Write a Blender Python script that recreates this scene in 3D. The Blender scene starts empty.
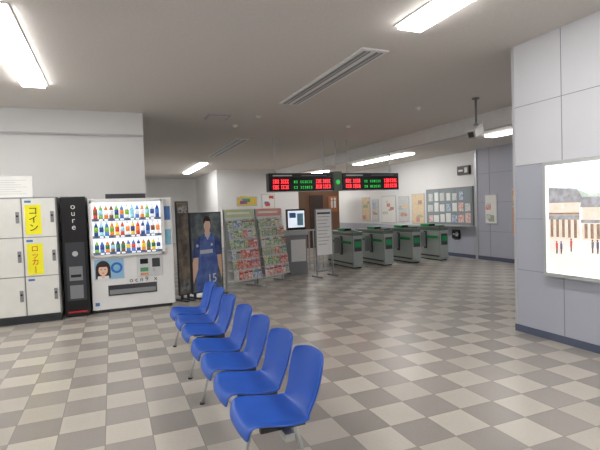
import bpy, bmesh, math, random
from mathutils import Vector, Matrix
random.seed(7)
sc=bpy.context.scene
sc.view_settings.view_transform='Standard'

# ---------------------------------------------------------------- materials
def lin(c):
    r=[]
    for v in c[:3]:
        v=v/255.0
        r.append(v/12.92 if v<=0.04045 else ((v+0.055)/1.055)**2.4)
    return (r[0],r[1],r[2],1)
MC={}
def mat(name,col,rough=0.5,metal=0.0,emit=0.0,noise=0.06,scale=6.0,bump=0.0,spec=0.5,col2=None):
    if name in MC: return MC[name]
    m=bpy.data.materials.new(name); m.use_nodes=True
    nt=m.node_tree; b=nt.nodes['Principled BSDF']
    c=lin(col)
    b.inputs['Roughness'].default_value=rough
    b.inputs['Metallic'].default_value=metal
    b.inputs['Specular IOR Level'].default_value=spec
    tc=nt.nodes.new('ShaderNodeTexCoord')
    n=nt.nodes.new('ShaderNodeTexNoise'); n.inputs['Scale'].default_value=scale; n.inputs['Detail'].default_value=4
    nt.links.new(tc.outputs['Object'],n.inputs['Vector'])
    mx=nt.nodes.new('ShaderNodeMix'); mx.data_type='RGBA'
    mx.inputs[6].default_value=tuple(v*(1-noise) for v in c[:3])+(1,)
    mx.inputs[7].default_value=tuple(min(1,v*(1+noise)) for v in c[:3])+(1,)
    src=n.outputs['Fac']
    if col2 is not None:
        mx.inputs[6].default_value=c; mx.inputs[7].default_value=lin(col2)
        r=nt.nodes.new('ShaderNodeMapRange'); r.inputs['From Min'].default_value=0.38; r.inputs['From Max'].default_value=0.62
        nt.links.new(n.outputs['Fac'],r.inputs['Value']); src=r.outputs[0]
    nt.links.new(src,mx.inputs[0])
    nt.links.new(mx.outputs[2],b.inputs['Base Color'])
    if emit>0:
        nt.links.new(mx.outputs[2],b.inputs['Emission Color'])
        b.inputs['Emission Strength'].default_value=emit
    if bump>0:
        bp=nt.nodes.new('ShaderNodeBump'); bp.inputs['Strength'].default_value=bump; bp.inputs['Distance'].default_value=0.01
        nt.links.new(n.outputs['Fac'],bp.inputs['Height']); nt.links.new(bp.outputs['Normal'],b.inputs['Normal'])
    MC[name]=m; return m

def floor_mat():
    m=bpy.data.materials.new('floor_tiles'); m.use_nodes=True
    nt=m.node_tree; N=nt.nodes; L=nt.links; b=N['Principled BSDF']
    g=N.new('ShaderNodeNewGeometry')
    sc_=N.new('ShaderNodeVectorMath'); sc_.operation='SCALE'; sc_.inputs['Scale'].default_value=1/0.30
    L.new(g.outputs['Position'],sc_.inputs[0])
    off=N.new('ShaderNodeVectorMath'); off.operation='ADD'; off.inputs[1].default_value=(0.37,0.21,0.5)
    L.new(sc_.outputs[0],off.inputs[0])
    fl=N.new('ShaderNodeVectorMath'); fl.operation='FLOOR'; L.new(off.outputs[0],fl.inputs[0])
    ck=N.new('ShaderNodeTexChecker'); ck.inputs['Scale'].default_value=1.0
    L.new(off.outputs[0],ck.inputs['Vector'])
    ck.inputs['Color1'].default_value=lin((190,184,174)); ck.inputs['Color2'].default_value=lin((157,151,145))
    wn=N.new('ShaderNodeTexWhiteNoise'); L.new(fl.outputs[0],wn.inputs['Vector'])
    mr=N.new('ShaderNodeMapRange'); mr.inputs['To Min'].default_value=0.88; mr.inputs['To Max'].default_value=1.07
    L.new(wn.outputs['Value'],mr.inputs['Value'])
    m1=N.new('ShaderNodeVectorMath'); m1.operation='SCALE'
    L.new(ck.outputs['Color'],m1.inputs[0]); L.new(mr.outputs[0],m1.inputs['Scale'])
    ns=N.new('ShaderNodeTexNoise'); ns.inputs['Scale'].default_value=60; L.new(g.outputs['Position'],ns.inputs['Vector'])
    mr2=N.new('ShaderNodeMapRange'); mr2.inputs['To Min'].default_value=0.93; mr2.inputs['To Max'].default_value=1.07
    L.new(ns.outputs['Fac'],mr2.inputs['Value'])
    m2=N.new('ShaderNodeVectorMath'); m2.operation='SCALE'
    L.new(m1.outputs[0],m2.inputs[0]); L.new(mr2.outputs[0],m2.inputs['Scale'])
    fr=N.new('ShaderNodeVectorMath'); fr.operation='FRACTION'; L.new(off.outputs[0],fr.inputs[0])
    sx=N.new('ShaderNodeSeparateXYZ'); L.new(fr.outputs[0],sx.inputs[0])
    mn=N.new('ShaderNodeMath'); mn.operation='MINIMUM'; L.new(sx.outputs[0],mn.inputs[0]); L.new(sx.outputs[1],mn.inputs[1])
    lt=N.new('ShaderNodeMath'); lt.operation='LESS_THAN'; lt.inputs[1].default_value=0.022; L.new(mn.outputs[0],lt.inputs[0])
    mx=N.new('ShaderNodeMix'); mx.data_type='RGBA'; L.new(lt.outputs[0],mx.inputs[0]); L.new(m2.outputs[0],mx.inputs[6])
    mx.inputs[7].default_value=lin((142,137,130))
    L.new(mx.outputs[2],b.inputs['Base Color'])
    b.inputs['Roughness'].default_value=0.30
    b.inputs['Specular IOR Level'].default_value=0.45
    return m

M_floor=floor_mat()
M_ceil=mat('ceiling_board',(222,217,212),0.9,noise=0.09,scale=45,bump=0.15)
M_wallw=mat('wall_white',(238,238,238),0.6,noise=0.03,scale=2)
M_wallg=mat('wall_grey_panel',(179,183,196),0.45,noise=0.04,scale=3)
M_wallg_lit=mat('wall_panel_upper_lit',(214,215,221),0.5,noise=0.03,scale=3)  # paler panel tone: light falloff on the upper wall put into the colour
M_beam=mat('wall_beam',(228,228,228),0.6,noise=0.03,scale=3)
M_seam=mat('panel_seam',(140,142,150),0.7)
M_seaml=mat('panel_seam_light',(196,198,204),0.7)
M_base=mat('baseboard_dark',(86,94,116),0.5)
M_trim=mat('trim_alu',(200,202,206),0.35,0.4)
M_black=mat('black_plastic',(20,20,24),0.35)
M_dark=mat('dark_grey',(62,64,70),0.45)
M_grey=mat('mid_grey',(140,142,146),0.5)
M_white=mat('white_paint',(238,238,238),0.35)
M_cream=mat('locker_cream',(232,232,227),0.4)
M_steel=mat('stainless',(196,200,200),0.35,0.45)
M_blue=mat('blue_plastic',(32,86,184),0.38,noise=0.05,spec=0.5)
M_yellow=mat('yellow_sign',(240,232,40),0.5,emit=0.1)
M_red=mat('red_ink',(205,30,40),0.5)
M_green=mat('green_panel',(30,150,85),0.4)
M_lamp=mat('fluorescent_diffuser',(255,253,250),0.5,emit=20.5,noise=0.0)
M_ledr=mat('led_red',(255,60,70),0.5,emit=2.2,noise=0)
M_ledg=mat('led_green',(60,200,90),0.5,emit=0.7,noise=0)
M_screen=mat('screen_white',(225,235,250),0.3,emit=0.8,noise=0.1)
M_brown=mat('brown_wall',(128,92,70),0.6)
M_paper=mat('paper_white',(240,240,236),0.7)
M_glass=mat('window_tint',(150,162,168),0.12)
def pal(i):
    cols=[(205,80,75),(235,205,95),(80,125,185),(90,160,110),(240,240,235),(228,145,85),(160,95,135),(135,190,215),(110,75,65),(205,210,195)]
    c=cols[i%len(cols)]
    return mat('print_%d'%(i%len(cols)),c,0.6,noise=0.25,scale=14)
def flyer(i):
    cols=[((200,85,80),(235,205,195)),((110,150,110),(225,228,205)),((235,235,230),(190,195,198)),((125,150,185),(225,230,235)),((225,185,130),(240,235,215)),((165,115,100),(215,190,170)),((200,205,190),(140,155,130)),((215,135,130),(245,240,235))]
    a,c2=cols[i%8]
    return mat('flyer_%d'%(i%8),a,0.5,scale=34,col2=c2)
def drink(i):
    cols=[(130,180,70),(240,240,240),(210,80,60),(80,130,200),(235,200,80),(130,90,60),(160,210,230),(60,120,80),(230,140,70),(60,80,140)]
    return mat('drink_%d'%(i%10),cols[i%10],0.25,noise=0.2,scale=30,emit=0.4)  # bottles given a glow of their own to stand in for display lighting

# ---------------------------------------------------------------- builder
class B:
    def __init__(s):
        s.bm=bmesh.new(); s.mats=[]
    def mi(s,m):
        if m not in s.mats: s.mats.append(m)
        return s.mats.index(m)
    def box(s,x0,x1,y0,y1,z0,z1,m,bev=0.0,M=None):
        r=bmesh.ops.create_cube(s.bm,size=1.0)
        vs=r['verts']
        for v in vs:
            v.co=Vector(((x0+x1)/2+v.co.x*(x1-x0),(y0+y1)/2+v.co.y*(y1-y0),(z0+z1)/2+v.co.z*(z1-z0)))
        fs=set(f for v in vs for f in v.link_faces)
        for f in fs: f.material_index=s.mi(m)
        if bev>0:
            es=list(set(e for v in vs for e in v.link_edges))
            rr=bmesh.ops.bevel(s.bm,geom=es,offset=bev,segments=2,affect='EDGES',profile=0.5)
            for f in rr['faces']: f.material_index=s.mi(m)
            vs=list(set(v for f in rr['faces'] for v in f.verts)|set(v for v in vs if v.is_valid))
        if M is not None:
            for v in vs: v.co=M@v.co
        return vs
    def cyl(s,p1,p2,r,m,seg=12,r2=None):
        p1=Vector(p1);p2=Vector(p2);d=p2-p1
        rr=bmesh.ops.create_cone(s.bm,cap_ends=True,segments=seg,radius1=r,radius2=r if r2 is None else r2,depth=d.length)
        q=d.to_track_quat('Z','Y').to_matrix().to_4x4()
        T=Matrix.Translation((p1+p2)/2)@q
        for v in rr['verts']: v.co=T@v.co
        for f in set(f for v in rr['verts'] for f in v.link_faces):
            f.material_index=s.mi(m); f.smooth=len(f.verts)==4
    def sph(s,c,r,m,seg=16,sc=(1,1,1)):
        rr=bmesh.ops.create_uvsphere(s.bm,u_segments=seg,v_segments=seg//2,radius=r)
        for v in rr['verts']: v.co=Vector((c[0]+v.co.x*sc[0],c[1]+v.co.y*sc[1],c[2]+v.co.z*sc[2]))
        for f in set(f for v in rr['verts'] for f in v.link_faces): f.material_index=s.mi(m); f.smooth=True
    def poly(s,pts,m):
        f=s.bm.faces.new([s.bm.verts.new(p) for p in pts]); f.material_index=s.mi(m)
    def fin(s,name,loc=(0,0,0),rz=0.0,parent=None,rx=0.0):
        me=bpy.data.meshes.new(name); s.bm.to_mesh(me); s.bm.free()
        for m in s.mats: me.materials.append(m)
        o=bpy.data.objects.new(name,me); sc.collection.objects.link(o)
        o.location=loc; o.rotation_euler=(rx,0,rz)
        if parent: o.parent=parent
        return o
def text(name,body,size,m,loc,rot,parent=None,align='CENTER',sp=1.0):
    c=bpy.data.curves.new(name,'FONT'); c.body=body; c.size=size; c.align_x=align; c.align_y='CENTER'; c.extrude=0.001
    c.space_line=sp
    c.materials.append(m)
    o=bpy.data.objects.new(name,c); sc.collection.objects.link(o)
    o.location=loc; o.rotation_euler=rot
    if parent: o.parent=parent
    return o
FR=(math.pi/2,0,0)             # text facing -Y

# ---------------------------------------------------------------- shell
H=3.25; H2=2.9
b=B(); b.box(-5,9.2,-3.2,24.2,-0.1,0,M_floor); b.fin('floor')
b=B(); b.box(-5.2,6.85,-3.2,24.2,H,H+0.1,M_ceil)
b.fin('ceiling')
b=B(); b.box(6.85,9.2,3.98,24.2,H2,H+0.1,M_ceil); b.box(6.835,6.85,3.98,24.2,H2,H,M_white); b.box(6.825,6.86,3.98,24.2,H2-0.01,H2+0.02,M_trim)
b.fin('ceiling_soffit')
b=B()
X=4.30
b.box(X,9.2,-3.2,3.98,0.0,1.90,M_wallg); b.box(X,9.2,-3.2,3.98,1.90,H,M_wallg_lit)
for z in (0.72,1.30,1.90,2.56):
    b.box(X-0.003,X,-3.2,3.98,z-0.003,z+0.003,M_seam)
y=3.98-0.62
while y>-3:
    b.box(X-0.003,X,y-0.003,y+0.003,0.08,H,M_seam); y-=0.92
b.box(X-0.005,X+0.03,3.95,3.984,0.08,H,M_trim)
b.fin('wall_right')
b=B(); b.box(X-0.005,X,-3.2,3.99,0,0.08,M_base); b.fin('baseboard_right')
b=B()
b.box(9.0,9.2,3.98,9.56,0,H2,M_wallg); b.box(9.0,9.2,9.56,19.2,0,H2,M_wallw)
b.box(8.99,9.0,9.56,19.0,0.0,0.86,M_wallg)
for z in (0.75,1.5,2.25): b.box(8.996,9.0,3.98,9.56,z-0.004,z+0.004,M_seam)
yy=9.1
while yy>4: b.box(8.996,9.0,yy-0.005,yy+0.005,0,H2,M_seam); yy-=0.9
b.box(8.97,9.0,9.52,9.60,0,H2,M_trim)
b.fin('wall_right_far')
b=B(); b.box(8.975,8.99,3.98,19.0,0,0.10,M_base); b.fin('baseboard_right_far')
b=B(); b.box(4.1,9.2,19.0,19.2,0,H,M_wallw); b.fin('wall_back')
b=B(); b.box(0.6,4.3,24.0,24.2,0,H,M_wallw); b.box(4.1,4.3,19.2,24.0,0,H,M_wallw); b.fin('wall_back_far')
b=B(); b.box(-5.2,0.57,8.5,8.7,0,H,M_wallw); b.box(0.37,0.57,8.7,24.2,0,H,M_wallw)
for x in (-3.4,-1.6,): b.box(x-0.004,x+0.004,8.497,8.5,0,2.86,M_seaml)
b.box(-5.2,0.57,8.42,8.5,2.86,H,M_beam)
b.box(-5.2,0.57,8.415,8.42,2.85,2.875,M_seaml)
b.fin('wall_left_recess')
b=B(); b.box(-5.2,-5.0,-3.2,8.5,0,H,M_wallw); b.fin('wall_left')
b=B(); b.box(-5.2,4.3,-3.4,-3.2,0,H,M_wallw); b.fin('wall_front')

# ---------------------------------------------------------------- ceiling lamps, some added for brightness
def lamp(x,y0,y1,h,w=0.26):
    b=B()
    b.box(x-w/2-0.03,x+w/2+0.03,y0-0.03,y1+0.03,h-0.012,h,M_white)
    b.box(x-w/2,x+w/2,y0,y1,h-0.045,h-0.012,M_lamp)
    b.fin('fluorescent_ceiling_light')
for (x,y0,y1,h) in [(-0.86,4.4,6.9,H),(-0.86,-0.6,1.9,H),(2.78,1.3,3.8,H),(2.78,-2.4,0.1,H),(-3.6,1.5,4.0,H),(-3.6,5.2,7.7,H),  # lamps overhead, behind the camera and far left are unseen, added for brightness
                    (7.45,10.3,13.2,H2),(7.35,5.2,7.4,H2),(3.1,16.4,20.5,H),(7.45,15.5,17.8,H2)]:  # last lamp here is an extra, added for more light
    lamp(x,y0,y1,h)
def grille(x,y0,y1,w=0.34):
    b=B()
    b.box(x-w/2,x+w/2,y0,y1,H-0.02,H,M_wallw)
    for k in (-0.08,0.08):
        b.box(x+k-0.045,x+k+0.045,y0+0.05,y1-0.05,H-0.024,H-0.02,M_grey)
        b.box(x+k-0.012,x+k+0.012,y0+0.05,y1-0.05,H-0.03,H-0.02,M_trim)
    b.fin('ceiling_air_vent')
grille(2.8,4.45,7.15); grille(3.02,10.9,14.4)
b=B(); b.box(1.68,2.1,8.28,8.7,H-0.015,H,M_wallg); b.box(1.72,2.06,8.32,8.66,H-0.018,H-0.015,M_ceil); b.fin('ceiling_access_hatch')
for (x,y) in [(2.6,8.2),(2.4,9.2),(5.2,6.9),(4.8,8.8)]:
    b=B(); b.cyl((x,y,H-0.02),(x,y,H),0.06,M_white,20); b.cyl((x,y,H-0.045),(x,y,H-0.02),0.03,M_white,16,0.045); b.fin('smoke_detector')

# ---------------------------------------------------------------- seats
def seat_shell(parent,y):
    prof=[(-0.240,0.362,0.17),(-0.238,0.390,0.19),(-0.210,0.412,0.205),(-0.13,0.406,0.212),(-0.04,0.388,0.214),(0.05,0.376,0.208),
          (0.115,0.386,0.194),(0.155,0.417,0.174),(0.178,0.462,0.178),(0.195,0.52,0.198),(0.21,0.58,0.21),(0.225,0.64,0.21),(0.238,0.685,0.196),(0.247,0.712,0.16)]
    bm=bmesh.new(); n=10; rows=[]
    for i,(px,pz,hw) in enumerate(prof):
        row=[]
        for j in range(n+1):
            t=-1+2*j/n
            k=abs(t)**3
            x=px; z=pz
            if 2<=i<=6: z+=0.030*k
            if i<2: z-=0.012*k; x+=0.02*k
            if i>=7: x-=0.055*k
            if i==len(prof)-1: z-=0.02*k
            row.append(bm.verts.new((x,t*hw,z)))
        rows.append(row)
    for i in range(len(rows)-1):
        for j in range(n):
            f=bm.faces.new((rows[i][j],rows[i+1][j],rows[i+1][j+1],rows[i][j+1])); f.smooth=True
    me=bpy.data.meshes.new('seat_shell'); bm.to_mesh(me); bm.free(); me.materials.append(M_blue)
    o=bpy.data.objects.new('seat_shell',me); sc.collection.objects.link(o)
    so=o.modifiers.new('thick','SOLIDIFY'); so.thickness=0.012; so.offset=0
    ss=o.modifiers.new('sub','SUBSURF'); ss.levels=2; ss.render_levels=2
    o.location=(0,y,0); o.parent=parent
def bench(ys,x,legs):
    e=bpy.data.objects.new('waiting_bench',None); sc.collection.objects.link(e)
    yc=sum(ys)/len(ys); e.location=(x,yc,0)
    for i,y in enumerate(ys): seat_shell(e,y-yc)
    b=B()
    b.box(-0.02,0.03,min(ys)-yc-0.17,max(ys)-yc+0.17,0.31,0.35,M_steel)
    for y in ys:
        b.box(-0.13,0.12,y-yc-0.10,y-yc-0.07,0.345,0.376,M_dark); b.box(-0.13,0.12,y-yc+0.07,y-yc+0.10,0.345,0.376,M_dark)
    for ly in legs:
        l=ly-yc
        b.box(-0.13,0.13,l-0.02,l+0.02,0.30,0.33,M_steel)
        b.cyl((-0.12,l,0.315),(-0.20,l,0.0),0.012,M_steel); b.cyl((0.12,l,0.315),(0.20,l,0.0),0.012,M_steel)
        b.cyl((-0.20,l,0.0),(-0.20,l,0.012),0.02,M_dark); b.cyl((0.20,l,0.0),(0.20,l,0.012),0.02,M_dark)
    b.fin('bench_frame',parent=e)
bench([2.35,2.80,3.26,3.71],0.79,[2.45,3.60])
bench([4.25,4.71,5.17],0.79,[4.2,5.3])

# ---------------------------------------------------------------- lockers
b=B()
yf=7.47
x1=-0.74; n=5; w=0.43; x0=x1-n*w
b.box(x0,x1,yf+0.02,8.2,0.09,1.80,M_cream)
b.box(x0,x1,yf+0.05,8.2,0,0.09,M_dark)
b.box(x0,x1,yf+0.0,yf+0.02,0.09,0.12,M_dark)
b.box(x0,x1,yf+0.012,yf+0.021,0.09,1.80,M_grey)
for i in range(n):
    xa=x1-(i+1)*w; xb=xa+w
    for k in range(3):
        z0=0.125+k*0.555; z1=z0+0.545
        b.box(xa+0.008,xb-0.008,yf-0.012,yf+0.015,z0,z1,M_cream,0.006)
        b.box(xb-0.075,xb-0.030,yf-0.020,yf-0.010,z0+0.20,z0+0.36,M_grey,0.004)
        b.cyl((xb-0.052,yf-0.035,z0+0.30),(xb-0.052,yf-0.018,z0+0.30),0.014,M_black)
        b.box(xa+0.04,xa+0.12,yf-0.0135,yf-0.0125,z1-0.06,z1-0.03,pal(2))
b.box(-1.13,-0.93,yf-0.016,yf-0.0125,1.27,1.69,M_yellow); b.box(-1.13,-0.93,yf-0.016,yf-0.0125,0.70,1.14,M_yellow)
lk=b.fin('coin_lockers')
text('sign_text','コ\nイ\nン',0.125,M_black,(-1.03,yf-0.018,1.48),FR,lk,sp=0.95)
text('sign_text_lower','ロ\nッ\nカ\n|',0.10,M_red,(-1.03,yf-0.018,0.92),FR,lk,sp=0.95)
b=B()
b.box(-2.0,-1.03,7.55,7.58,1.80,2.10,M_white); b.box(-1.98,-1.05,7.546,7.55,1.82,2.08,M_paper)
for i in range(7): b.box(-1.93,-1.10-0.07*(i%3),7.543,7.546,1.85+i*0.032,1.855+i*0.032,M_seaml)
b.box(-2.0,-1.98,7.58,7.75,1.80,1.82,M_white); b.box(-1.05,-1.03,7.58,7.75,1.80,1.82,M_white)
b.fin('notice_board_locker')

b=B()
b.box(-0.70,-0.36,7.60,8.3,0.03,1.80,M_black,0.01)
b.box(-0.66,-0.40,7.65,8.25,0.0,0.03,M_dark)
b.box(-0.66,-0.40,7.594,7.60,0.25,1.12,M_dark)
b.box(-0.62,-0.44,7.588,7.594,0.55,0.76,M_grey); b.box(-0.60,-0.46,7.584,7.588,0.60,0.64,M_black); b.box(-0.62,-0.44,7.588,7.594,0.28,0.48,M_grey)
b.cyl((-0.53,7.588,0.95),(-0.53,7.60,0.95),0.04,M_steel)
b.box(-0.66,-0.40,7.594,7.60,0.07,0.09,M_red)
cb=b.fin('black_side_cabinet')
text('cabinet_text','o\nu\nr\ne',0.12,M_paper,(-0.53,7.592,1.5),FR,cb,sp=0.85)

# ---------------------------------------------------------------- vending machine
b=B()
vx0,vx1,vy=-0.33,0.90,7.67
b.box(vx0,vx1,vy,8.4,0.05,1.76,M_white,0.012)
b.box(vx0+0.05,vx1-0.05,vy+0.05,8.35,0,0.05,M_dark)
M_vin=mat('vending_interior',(235,240,245),0.4,emit=0.9,noise=0.02)
b.box(vx0+0.05,vx1-0.18,vy-0.004,vy+0.001,0.90,1.70,M_vin)
for (a,c,d,e) in [(vx0+0.02,vx1-0.15,1.70,1.73),(vx0+0.02,vx1-0.15,0.87,0.90)]: b.box(a,c,vy-0.05,vy,d,e,M_white)
b.box(vx0+0.02,vx0+0.05,vy-0.05,vy,0.87,1.73,M_white); b.box(vx1-0.18,vx1-0.13,vy-0.05,vy,0.87,1.73,M_white)
for r,(z,hh) in enumerate([(1.46,0.20),(1.20,0.20),(0.945,0.17)]):
    b.box(vx0+0.05,vx1-0.18,vy-0.045,vy-0.004,z-0.045,z-0.004,M_grey)
    nn=13
    for i in range(nn):
        xx=vx0+0.10+i*(vx1-vx0-0.33)/(nn-1)
        mm=drink(random.randrange(10)); m2=drink(random.randrange(10))
        b.cyl((xx,vy-0.028,z-0.004),(xx,vy-0.028,z+hh*0.25),0.030,m2,12)
        b.cyl((xx,vy-0.028,z+hh*0.25),(xx,vy-0.028,z+hh*0.62),0.031,mm,12)
        b.cyl((xx,vy-0.028,z+hh*0.62),(xx,vy-0.028,z+hh*0.88),0.030,m2,12,0.014)
        b.cyl((xx,vy-0.028,z+hh*0.88),(xx,vy-0.028,z+hh),0.014,M_white,10)
        b.box(xx-0.025,xx+0.025,vy-0.050,vy-0.045,z-0.036,z-0.012,M_screen if i%3 else pal(2))
b.box(vx0+0.05,vx1-0.18,vy-0.052,vy-0.004,1.66,1.70,M_screen)
b.box(vx0+0.05,vx0+0.47,vy-0.006,vy,0.52,0.83,mat('ad_sky',(150,195,225),0.5,noise=0.1))
M_skin=mat('printed_skin',(236,198,175),0.6); M_hair=mat('printed_hair',(50,38,36),0.6)
def E(cx,cz,rx,rz,d,m,n=20): b.poly([(cx+rx*math.cos(2*math.pi*t/n),vy-d,cz+rz*math.sin(2*math.pi*t/n)) for t in range(n)],m)
E(vx0+0.17,0.69,0.105,0.12,0.007,M_hair); b.box(vx0+0.065,vx0+0.275,vy-0.0075,vy-0.006,0.54,0.69,M_hair)
b.box(vx0+0.09,vx0+0.25,vy-0.0085,vy-0.0075,0.52,0.575,M_paper)
b.box(vx0+0.15,vx0+0.19,vy-0.0095,vy-0.0085,0.55,0.62,M_skin)
E(vx0+0.17,0.665,0.066,0.085,0.0105,M_skin)
b.box(vx0+0.10,vx0+0.24,vy-0.0125,vy-0.0115,0.715,0.76,M_hair)
for s_ in (-0.028,0.028): E(vx0+0.17+s_,0.675,0.010,0.007,0.012,M_black,10)
E(vx0+0.17,0.622,0.018,0.006,0.012,M_red,10)
E(vx0+0.365,0.69,0.085,0.085,0.008,mat('ad_blue',(50,110,200),0.5)); E(vx0+0.365,0.69,0.05,0.05,0.009,pal(7))
b.box(0.33,0.72,vy-0.010,vy,0.52,0.84,mat('vend_grey',(212,215,218),0.4),0.004)
b.box(0.56,0.68,vy-0.018,vy-0.010,0.66,0.80,M_dark,0.004); b.box(0.57,0.60,vy-0.022,vy-0.018,0.60,0.645,M_steel); b.box(0.38,0.50,vy-0.016,vy-0.01,0.72,0.80,M_black); b.box(0.38,0.50,vy-0.016,vy-0.01,0.60,0.66,pal(3))
b.box(0.38,0.50,vy-0.014,vy-0.01,0.545,0.575,pal(5))
b.box(-0.10,0.62,vy-0.012,vy,0.26,0.42,M_dark,0.004); b.box(-0.08,0.60,vy-0.02,vy-0.012,0.28,0.35,M_grey,0.003)
b.box(vx1-0.12,vx1-0.03,vy-0.006,vy,1.0,1.25,pal(7)); b.box(vx1-0.12,vx1-0.03,vy-0.006,vy,1.4,1.62,pal(2))
b.box(vx0+0.04,vx0+0.10,vy-0.004,vy,0.12,0.17,pal(2))
b.box(vx0+0.25,vx0+0.85,vy+0.2,vy+0.6,1.76,1.84,M_dark)
vm=b.fin('drink_vending_machine')
text('vending_text','o c n 9   x',0.10,M_dark,(0.42,vy-0.003,0.475),FR,vm)

# ---------------------------------------------------------------- poster boards and racks
def board(name,p0,p1,z0,z1,paint,feet=True,frame=M_dark):
    p0=Vector(p0);p1=Vector(p1); d=p1-p0; L=d.length; a=math.atan2(d.y,d.x)
    b=B()
    b.box(0,L,0,0.03,z0,z1,frame)
    if feet:
        for x in (0.06,L-0.06):
            b.box(x-0.02,x+0.02,0,0.03,0,z0,frame); b.box(x-0.03,x+0.03,-0.16,0.16,0,0.025,frame)
    paint(b,L)
    return b.fin(name,(p0.x,p0.y,0),a)
def paint_dark(b,L):
    b.box(0.015,L-0.015,-0.003,0,0.12,1.68,mat('poster_umber',(80,74,70),0.4,scale=5,col2=(140,128,110)))
    b.box(0.03,L-0.03,-0.006,-0.003,1.50,1.62,mat('poster_title',(190,190,185),0.5,scale=20,col2=(90,90,90)))
    b.box(0.03,L-0.03,-0.006,-0.003,0.16,0.36,mat('poster_foot',(70,80,90),0.5,scale=12,col2=(140,140,135)))
def paint_player(b,L):
    y=-0.003
    def tr(p):
        x=0.5+(p[0]-0.58)*1.28; z=p[1]*1.38-0.575
        return (min(0.97,max(0.03,x))*L, min(1.47,max(0.10,z)))
    def P(pts,m,yy): b.poly([(tr(p)[0],yy,tr(p)[1]) for p in pts],m)
    b.poly([(0.03*L,y,0.10),(0.97*L,y,0.10),(0.97*L,y,1.48),(0.03*L,y,1.48)],mat('poster_night',(70,82,92),0.35,scale=5,col2=(125,135,134)))
    kb=mat('kit_blue',(70,96,170),0.5,scale=7,col2=(100,126,190)); kd=mat('kit_navy',(50,66,120),0.5,scale=7,col2=(80,98,155)); wh=mat('kit_white',(205,208,220),0.5)
    P([(0.30,0.48),(0.82,0.48),(0.84,0.95),(0.92,1.14),(0.68,1.235),(0.52,1.235),(0.28,1.12),(0.27,0.85)],kb,y-0.002)
    P([(0.28,1.0),(0.37,1.0),(0.34,0.78),(0.22,0.60),(0.15,0.66),(0.21,0.86)],M_skin,y-0.003)
    P([(0.28,1.13),(0.42,1.20),(0.38,0.93),(0.20,0.93)],kd,y-0.004)
    P([(0.94,1.0),(0.82,1.0),(0.85,0.80),(0.93,0.62),(0.97,0.66),(0.96,0.9)],M_skin,y-0.003)
    P([(0.93,1.13),(0.77,1.2),(0.80,0.94),(0.97,0.94)],kd,y-0.004)
    P([(0.54,1.19),(0.66,1.19),(0.66,1.28),(0.54,1.28)],M_skin,y-0.004)
    P([(0.60+0.085*math.cos(t*math.pi/8),1.335+0.085*math.sin(t*math.pi/8)) for t in range(16)],M_skin,y-0.005)
    P([(0.505,1.34),(0.51,1.41),(0.56,1.45),(0.64,1.45),(0.69,1.41),(0.695,1.34),(0.67,1.385),(0.56,1.39)],M_hair,y-0.006)
    P([(0.52,1.235),(0.60,1.14),(0.68,1.235),(0.66,1.25),(0.60,1.18),(0.54,1.25)],wh,y-0.006)
    P([(0.40,0.97),(0.72,0.97),(0.72,1.02),(0.40,1.02)],wh,y-0.006)
    for cx,rr in [(0.34,0.02),(0.70,0.02)]:
        P([(cx+0.03*math.cos(t*math.pi/5),1.08+rr*math.sin(t*math.pi/5)) for t in range(10)],wh,y-0.006)
pd=board('tall_poster_panel',(1.00,7.95),(1.22,8.06),0.10,1.70,paint_dark,frame=M_dark)
pp=board('football_poster_board',(1.24,8.08),(1.86,8.42),0.08,1.50,paint_player,frame=M_dark)
text('number','15',0.22,M_paper,(0.44,-0.012,0.30),FR,pp)

def rack(p0,p1,hd,seed):
    random.seed(seed)
    p0=Vector(p0);p1=Vector(p1); d=p1-p0; L=d.length; a=math.atan2(d.y,d.x)
    b=B()
    for x in (0,L-0.025):
        b.box(x,x+0.025,-0.02,0.02,0.03,1.52,M_steel); b.box(x-0.01,x+0.035,-0.28,0.26,0,0.03,M_steel)
    b.box(0,L,0.0,0.01,0.20,1.40,M_white)
    b.box(0,L,-0.01,0.02,1.36,1.54,M_white); b.box(0.02,L-0.02,-0.014,-0.01,1.38,1.53,hd)
    b.box(0.08,L-0.12,-0.016,-0.014,1.44,1.48,M_paper)
    n=6; R=6
    for r in range(R):
        z=0.20+r*0.192; yo=-0.045-0.03*(R-1-r)
        b.box(0.025,L-0.025,yo-0.03,yo-0.027,z-0.01,z+0.014,M_trim)
        b.box(0.025,L-0.025,yo-0.03,0.0,z-0.014,z-0.01,M_white)
        same=random.randrange(8)
        for i in range(n):
            xa=0.03+i*(L-0.06)/n; xb=xa+(L-0.06)/n-0.008
            if random.random()<0.6: same=random.choice([0,1,2,6,4,5,6,7,1,0,3])
            b.box(xa,xb,yo-0.024,yo-0.004,z-0.008,z+0.184-0.02*random.random(),flyer(same))
            b.box(xa+0.012,xb-0.012,yo-0.026,yo-0.024,z+0.125,z+0.15,pal(random.randrange(10)))
    b.box(0,L,-0.01,0.01,0.10,0.13,M_steel)
    return b.fin('pamphlet_rack',(p0.x,p0.y,0),a)
M_hg=mat('header_green',(200,215,165),0.5); M_hr=mat('header_pink',(232,165,155),0.5)
rack((1.92,8.46),(2.60,8.81),M_hg,3)
rack((2.64,8.83),(3.32,9.18),M_hr,9)

b=B()
b.box(3.70,4.14,9.75,10.15,0.0,0.9,M_grey,0.01); b.box(3.68,4.16,9.72,10.18,0.9,1.02,M_steel,0.01)
b.box(3.68,4.14,9.80,9.88,1.02,1.50,M_black,0.012); b.box(3.71,4.11,9.794,9.80,1.08,1.46,M_screen)
b.box(3.74,3.90,9.791,9.794,1.30,1.42,pal(2)); b.box(3.93,4.08,9.791,9.794,1.12,1.40,pal(7)); b.box(3.74,4.10,9.745,9.75,0.3,0.8,M_white)
b.fin('information_kiosk')

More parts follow.
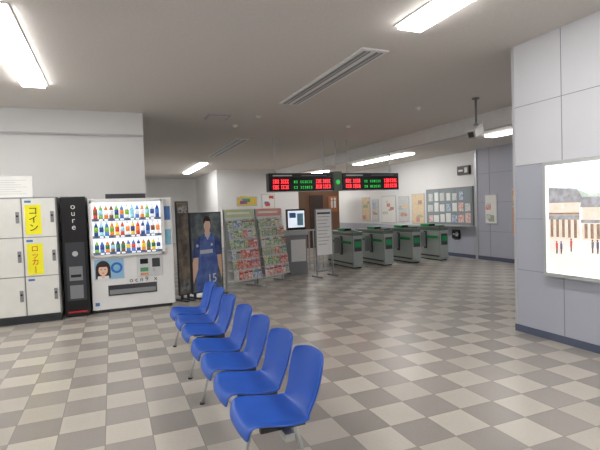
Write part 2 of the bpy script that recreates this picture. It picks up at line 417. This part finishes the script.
def stand_sign(loc,w,z0,z1,rz):
    b=B()
    b.box(-w/2,w/2,-0.012,0.012,z0,z1,M_white); 
    for x in (-w/2,w/2): b.box(x-0.012,x+0.012,-0.015,0.015,0.03,z1+0.01,M_grey); b.box(x-0.015,x+0.015,-0.2,0.2,0,0.03,M_grey)
    b.box(-w/2,w/2,-0.012,0.012,0.12,0.15,M_grey); b.box(-w/2,w/2,-0.015,0.015,z1,z1+0.02,M_grey)
    for i in range(9):
        b.box(-w/2+0.05,w/2-0.06-0.04*(i%3),-0.014,-0.012,z1-0.16-i*0.075,z1-0.15-i*0.075,M_seam)
    b.box(-w/2+0.04,w/2-0.04,-0.014,-0.012,z1-0.10,z1-0.06,M_dark)
    b.fin('standing_notice_sign',loc,rz)
stand_sign((4.27,9.1,0),0.42,0.48,1.47,0.15)

b=B()
for z in (0.12,0.95): b.box(3.98,5.10,10.4,10.44,z,z+0.04,M_steel)
x=3.98
while x<5.09: b.box(x,x+0.025,10.405,10.435,0.0,0.97,M_steel); x+=0.122
b.fin('metal_fence')

# ---------------------------------------------------------------- ticket gates
M_gs=mat('gate_side',(172,180,176),0.35,0.2)
def gate(x):
    b=B(); w=0.13; L=1.45
    b.box(-w,w,0.03,L-0.03,0.03,0.80,M_gs,0.01)
    b.box(-w+0.02,w-0.02,0.05,L-0.05,0,0.03,M_black)
    b.box(-w-0.01,w+0.01,0.0,L,0.80,0.90,mat('gate_top',(98,110,104),0.3),0.015)
    b.box(-w,w,0.0,0.06,0.06,0.80,mat('gate_front',(160,168,166),0.35),0.01)
    b.box(-w+0.03,w-0.03,-0.006,0.0,0.42,0.72,M_dark,0.002)
    b.box(-w+0.05,w-0.05,-0.010,-0.006,0.52,0.66,M_green)
    b.box(-w+0.04,w-0.04,0.06,0.32,0.90,0.925,M_black,0.008); b.box(-w+0.06,w-0.06,0.08,0.24,0.925,0.935,M_green)
    b.box(-w+0.02,w-0.02,0.50,0.86,0.90,0.97,M_green,0.01); b.box(-w+0.04,w-0.04,0.48,0.50,0.91,0.96,M_black)
    b.box(-w-0.014,-w-0.001,0.10,L-0.10,0.60,0.66,M_green); b.box(w+0.001,w+0.014,0.10,L-0.1,0.60,0.66,M_green)
    b.box(-w-0.012,-w-0.001,0.05,L-0.05,0.10,0.14,M_dark)
    b.box(-w-0.20,-w,0.60,0.625,0.35,0.75,M_grey,0.01)
    b.box(-w-0.01,-w+0.0,0.55,0.68,0.3,0.78,M_dark)
    b.fin('ticket_gate',(x,9.8,0))
for x in (5.50,6.38,7.22,8.10): gate(x)

def dboard(x0,x1):
    e=B(); y=10.5; z0,z1=1.93,2.38
    e.box(x0,x1,y,y+0.22,z0,z1,M_black,0.008)
    e.box(x0+0.02,x1-0.02,y-0.006,y,z1-0.10,z1-0.02,M_dark)
    e.box(x0,x1,y-0.008,y+0.0,z0,z0+0.012,M_trim)
    for x in (x0+0.2,x1-0.2): e.cyl((x,y+0.11,z1),(x,y+0.11,H if x<6.8 else H2),0.018,M_white)
    L=x1-x0
    for r in range(2):
        z=z0+0.07+r*0.135
        for (a,c,m) in [(0.06,0.17,M_ledr),(0.18,0.32,M_ledr),(0.38,0.46,M_ledg),(0.48,0.66,M_ledg),(0.73,0.82,M_ledr),(0.84,0.96,M_ledr)]:
            xa=x0+a*L; xb=x0+c*L; k=xa
            while k<xb-0.03:
                hgt=0.085 if m is M_ledr else 0.06
                e.box(k,k+0.032,y-0.010,y-0.004,z,z+0.014,m); e.box(k,k+0.032,y-0.010,y-0.004,z+hgt-0.014,z+hgt,m)
                e.box(k+(0.0 if random.random()<.5 else 0.018),k+0.014+(0.0 if random.random()<.5 else 0.018),y-0.010,y-0.004,z,z+hgt,m)
                k+=0.055
    e.box(x0+0.1,x0+0.35*L,y-0.012,y-0.006,z1-0.075,z1-0.045,M_paper); e.box(x0+0.5*L,x0+0.9*L,y-0.012,y-0.006,z1-0.07,z1-0.05,M_grey)
    e.fin('departure_board')
dboard(3.52,5.22); dboard(5.50,7.20)
b=B(); b.box(5.24,5.48,10.48,10.7,1.93,2.42,mat('sign_box_grey',(110,130,115),0.4),0.01); b.cyl((5.36,10.47,2.15),(5.36,10.485,2.15),0.06,M_ledg,20); b.cyl((5.36,10.6,2.42),(5.36,10.6,H),0.02,M_white); b.fin('gate_indicator_sign')

# ---------------------------------------------------------------- far right wall things
def xposter(name,y0,y1,z0,z1,base,seed,fr=M_trim,xw=9.0):
    random.seed(seed); b=B()
    b.box(xw-0.02,xw,y0,y1,z0,z1,fr); b.box(xw-0.023,xw-0.02,y0+0.02,y1-0.02,z0+0.02,z1-0.02,base)
    for i in range(5):
        za=z0+0.05+random.random()*(z1-z0-0.25); ya=y0+0.05+random.random()*(y1-y0)*0.5
        b.box(xw-0.026-0.001*i,xw-0.023,ya,min(y1-0.04,ya+0.1+random.random()*0.3),za,za+0.05+random.random()*0.12,flyer(random.randrange(8)))
    b.fin(name)
xposter('wall_poster',15.0,15.6,0.95,1.85,flyer(4),1)
xposter('wall_poster',14.4,14.85,0.95,1.75,flyer(2),12)
xposter('wall_poster',13.3,14.2,0.90,1.85,M_paper,2)
xposter('wall_poster',12.55,13.15,0.95,1.80,flyer(2),3)
xposter('wall_poster',11.75,12.4,0.90,1.85,flyer(4),4)
xposter('wall_poster',8.85,9.25,0.95,1.70,M_paper,5)
xposter('wall_poster',8.12,8.38,0.70,1.80,pal(5),6)
b=B()
b.box(8.94,9.0,9.65,11.6,0.90,1.95,M_grey)
for (a,c) in [(9.70,10.28),(10.33,10.92),(10.97,11.55)]:
    b.box(8.932,8.94,a,c,0.95,1.90,M_glass)
random.seed(11)
k=0
for r in range(3):
    for c in range(7):
        ya=9.72+c*0.26; za=0.97+r*0.31
        if random.random()<0.85:
            k+=1
            b.box(8.926-0.0003*k,8.932,ya,ya+0.15+0.08*random.random(),za,za+0.2+0.07*random.random(),random.choice([M_paper,M_paper,M_paper,flyer(2),flyer(3),flyer(4),flyer(2),flyer(7)]))
b.box(8.80,9.0,9.65,11.6,0.86,0.90,M_steel)
b.fin('ticket_office_window')
b=B(); b.box(8.93,9.0,9.75,10.2,2.28,2.52,M_black); b.box(8.926,8.93,9.80,9.92,2.33,2.47,M_paper); b.box(8.926,8.93,9.98,10.15,2.37,2.42,M_paper); b.fin('office_sign')
b=B(); b.box(8.96,8.99,10.2,10.5,0.52,0.76,M_black); b.box(8.955,8.96,10.24,10.46,0.62,0.66,M_paper); b.box(8.955,8.96,10.27,10.35,0.58,0.70,M_paper); b.fin('direction_sign')
b=B()
b.box(6.75,8.2,16.0,16.6,0,2.35,M_brown); b.box(6.95,7.5,15.97,16.0,0,2.0,mat('door_dark',(70,54,46),0.5)); b.box(7.75,8.1,15.96,16.0,1.35,1.95,mat('toilet_sign_brown',(160,100,60),0.5,emit=0.2))
b.cyl((7.87,15.95,1.84),(7.87,15.96,1.84),0.045,M_paper); b.box(7.83,7.91,15.95,15.96,1.5,1.78,M_paper); b.cyl((8.0,15.95,1.84),(8.0,15.96,1.84),0.045,M_paper); b.box(7.96,8.04,15.95,15.96,1.5,1.78,M_paper)
b.fin('restroom_entrance')
def yposter(x0,x1,z0,z1,y,base,seed):
    random.seed(seed); b=B(); b.box(x0,x1,y-0.03,y,z0,z1,M_trim); b.box(x0+0.03,x1-0.03,y-0.034,y-0.03,z0+0.03,z1-0.03,base)
    for i in range(4):
        xa=x0+0.1+random.random()*(x1-x0)*0.4; za=z0+0.08+random.random()*(z1-z0)*0.6
        b.box(xa,xa+(x1-x0)*0.35,y-0.036-0.001*i,y-0.034,za,za+0.14,pal(random.randrange(10)))
    b.fin('rear_wall_poster')
yposter(4.9,5.8,1.7,2.1,19.0,pal(1),1); yposter(6.0,6.6,1.5,2.2,19.0,M_paper,2)

# ---------------------------------------------------------------- light box on the right wall
def em(n,c,s=0.62,c2=None): return mat(n,c,0.3,emit=s,noise=0.16,scale=14,col2=c2)
b=B()
X=4.294; ya,yb,za,zb=1.9,3.54,0.70,1.90
b.box(X-0.07,X,ya,yb,za,zb,M_steel,0.006)
b.box(X-0.072,X-0.07,ya+0.04,yb-0.04,za+0.04,zb-0.04,em('lb_white',(240,244,250),0.9))
def Q(y0,y1,z0,z1,m,d): b.box(X-0.073-d,X-0.072,y0,y1,z0,z1,m)
def PY(pts,m,d): b.poly([(X-0.073-d,p[0],p[1]) for p in pts],m)
R1=em('lb_roof',(165,166,172),c2=(140,138,142)); R2=em('lb_wall',(212,198,182),c2=(228,218,206)); R3=em('lb_timber',(158,134,118),c2=(128,108,96)); R4=em('lb_street',(228,212,204),c2=(236,226,222)); R5=em('lb_hill',(196,206,196),c2=(176,188,178))
Q(1.98,3.46,1.48,1.82,em('lb_sky',(222,232,242)),0.0)
PY([(3.46,1.62),(3.46,1.45),(1.98,1.45),(1.98,1.60),(2.4,1.64),(2.8,1.58),(3.0,1.54),(3.2,1.62),(3.35,1.60)],R5,0.001)
Q(1.98,3.46,0.78,1.16,R4,0.001)
Q(3.12,3.46,1.10,1.50,R2,0.002)
PY([(3.46,1.47),(3.06,1.47),(3.14,1.60),(3.46,1.63)],R1,0.003)
for i in range(5): Q(3.15+i*0.065,3.18+i*0.065,1.12,1.30,R3,0.003)
Q(3.12,3.46,1.30,1.345,R1,0.004); Q(3.12,3.46,1.35,1.37,R3,0.004)
Q(2.90,3.10,1.10,1.44,R2,0.002); PY([(3.12,1.42),(2.86,1.42),(2.92,1.52),(3.08,1.52)],R1,0.003)
for i in range(3): Q(2.92+i*0.06,2.95+i*0.06,1.12,1.26,R3,0.003)
Q(2.88,3.11,1.27,1.30,R1,0.004)
yy=2.86
for wd,ht in [(0.3,1.50),(0.24,1.44),(0.32,1.54)]:
    a=yy-wd
    Q(a,yy,1.08,ht,R2,0.002); PY([(yy+0.03,ht-0.02),(a-0.03,ht-0.02),(a+0.03,ht+0.10),(yy-0.03,ht+0.10)],R1,0.003)
    Q(a+0.02,yy-0.02,1.10,1.24,R3,0.003); Q(a,yy,1.26,1.29,R1,0.004)
    yy=a-0.01
PY([(3.46,0.78),(3.46,0.88),(3.12,1.10),(3.04,1.10),(2.7,0.78)],em('lb_path',(240,230,226)),0.003)
for (py,pz,c,nm) in [(3.36,1.0,(190,90,85),'lb_red'),(3.31,1.0,(90,95,125),'lb_navy'),(3.20,1.03,(190,90,85),'lb_red'),(2.98,1.03,(120,120,120),'lb_gray'),(2.93,1.03,(90,95,125),'lb_navy')]:
    Q(py,py+0.022,pz,pz+0.06,em(nm,c),0.005); Q(py+0.003,py+0.010,pz-0.05,pz,em('lb_dark',(100,90,88)),0.005); Q(py+0.012,py+0.019,pz-0.05,pz,em('lb_dark',(100,90,88)),0.005)
    PY([(py+0.011+0.009*math.cos(t*math.pi/5),pz+0.072+0.011*math.sin(t*math.pi/5)) for t in range(10)],em('lb_dark',(100,90,88)),0.005)
b.fin('illuminated_photo_panel')

# ---------------------------------------------------------------- security camera
b=B()
cx,cy=5.72,6.05
b.cyl((cx,cy,H-0.02),(cx,cy,H),0.06,M_grey,20); b.cyl((cx,cy,2.80),(cx,cy,H),0.018,M_grey)
b.sph((cx,cy,2.80),0.04,M_grey)
R=Matrix.Translation((cx,cy,2.71))@Matrix.Rotation(math.radians(20),4,'Z')@Matrix.Rotation(math.radians(-25),4,'Y')@Matrix.Diagonal((1.0,1.3,1.5,1))
b.box(-0.20,0.14,-0.055,0.055,-0.05,0.045,mat('cam_body',(186,184,172),0.4),0.012,R)
b.box(-0.24,0.12,-0.065,0.065,0.045,0.055,M_white,0.0,R)
b.box(-0.206,-0.20,-0.035,0.035,-0.03,0.028,M_dark,0.0,R)
b.fin('security_camera')

# ---------------------------------------------------------------- world & camera
w=bpy.data.worlds.new('world'); sc.world=w; w.use_nodes=True
w.node_tree.nodes['Background'].inputs[0].default_value=(0.8,0.85,0.95,1); w.node_tree.nodes['Background'].inputs[1].default_value=0.4
cd=bpy.data.cameras.new('camera'); co=bpy.data.objects.new('camera',cd); sc.collection.objects.link(co)
cd.sensor_width=36; cd.lens=460/600*36
Mx=Matrix.Translation((0,0,1.5))@Matrix.Rotation(math.radians(-22.2),4,'Z')@Matrix.Rotation(math.radians(88),4,'X')@Matrix.Rotation(math.radians(-2),4,'Z')
co.matrix_world=Mx
sc.camera=co
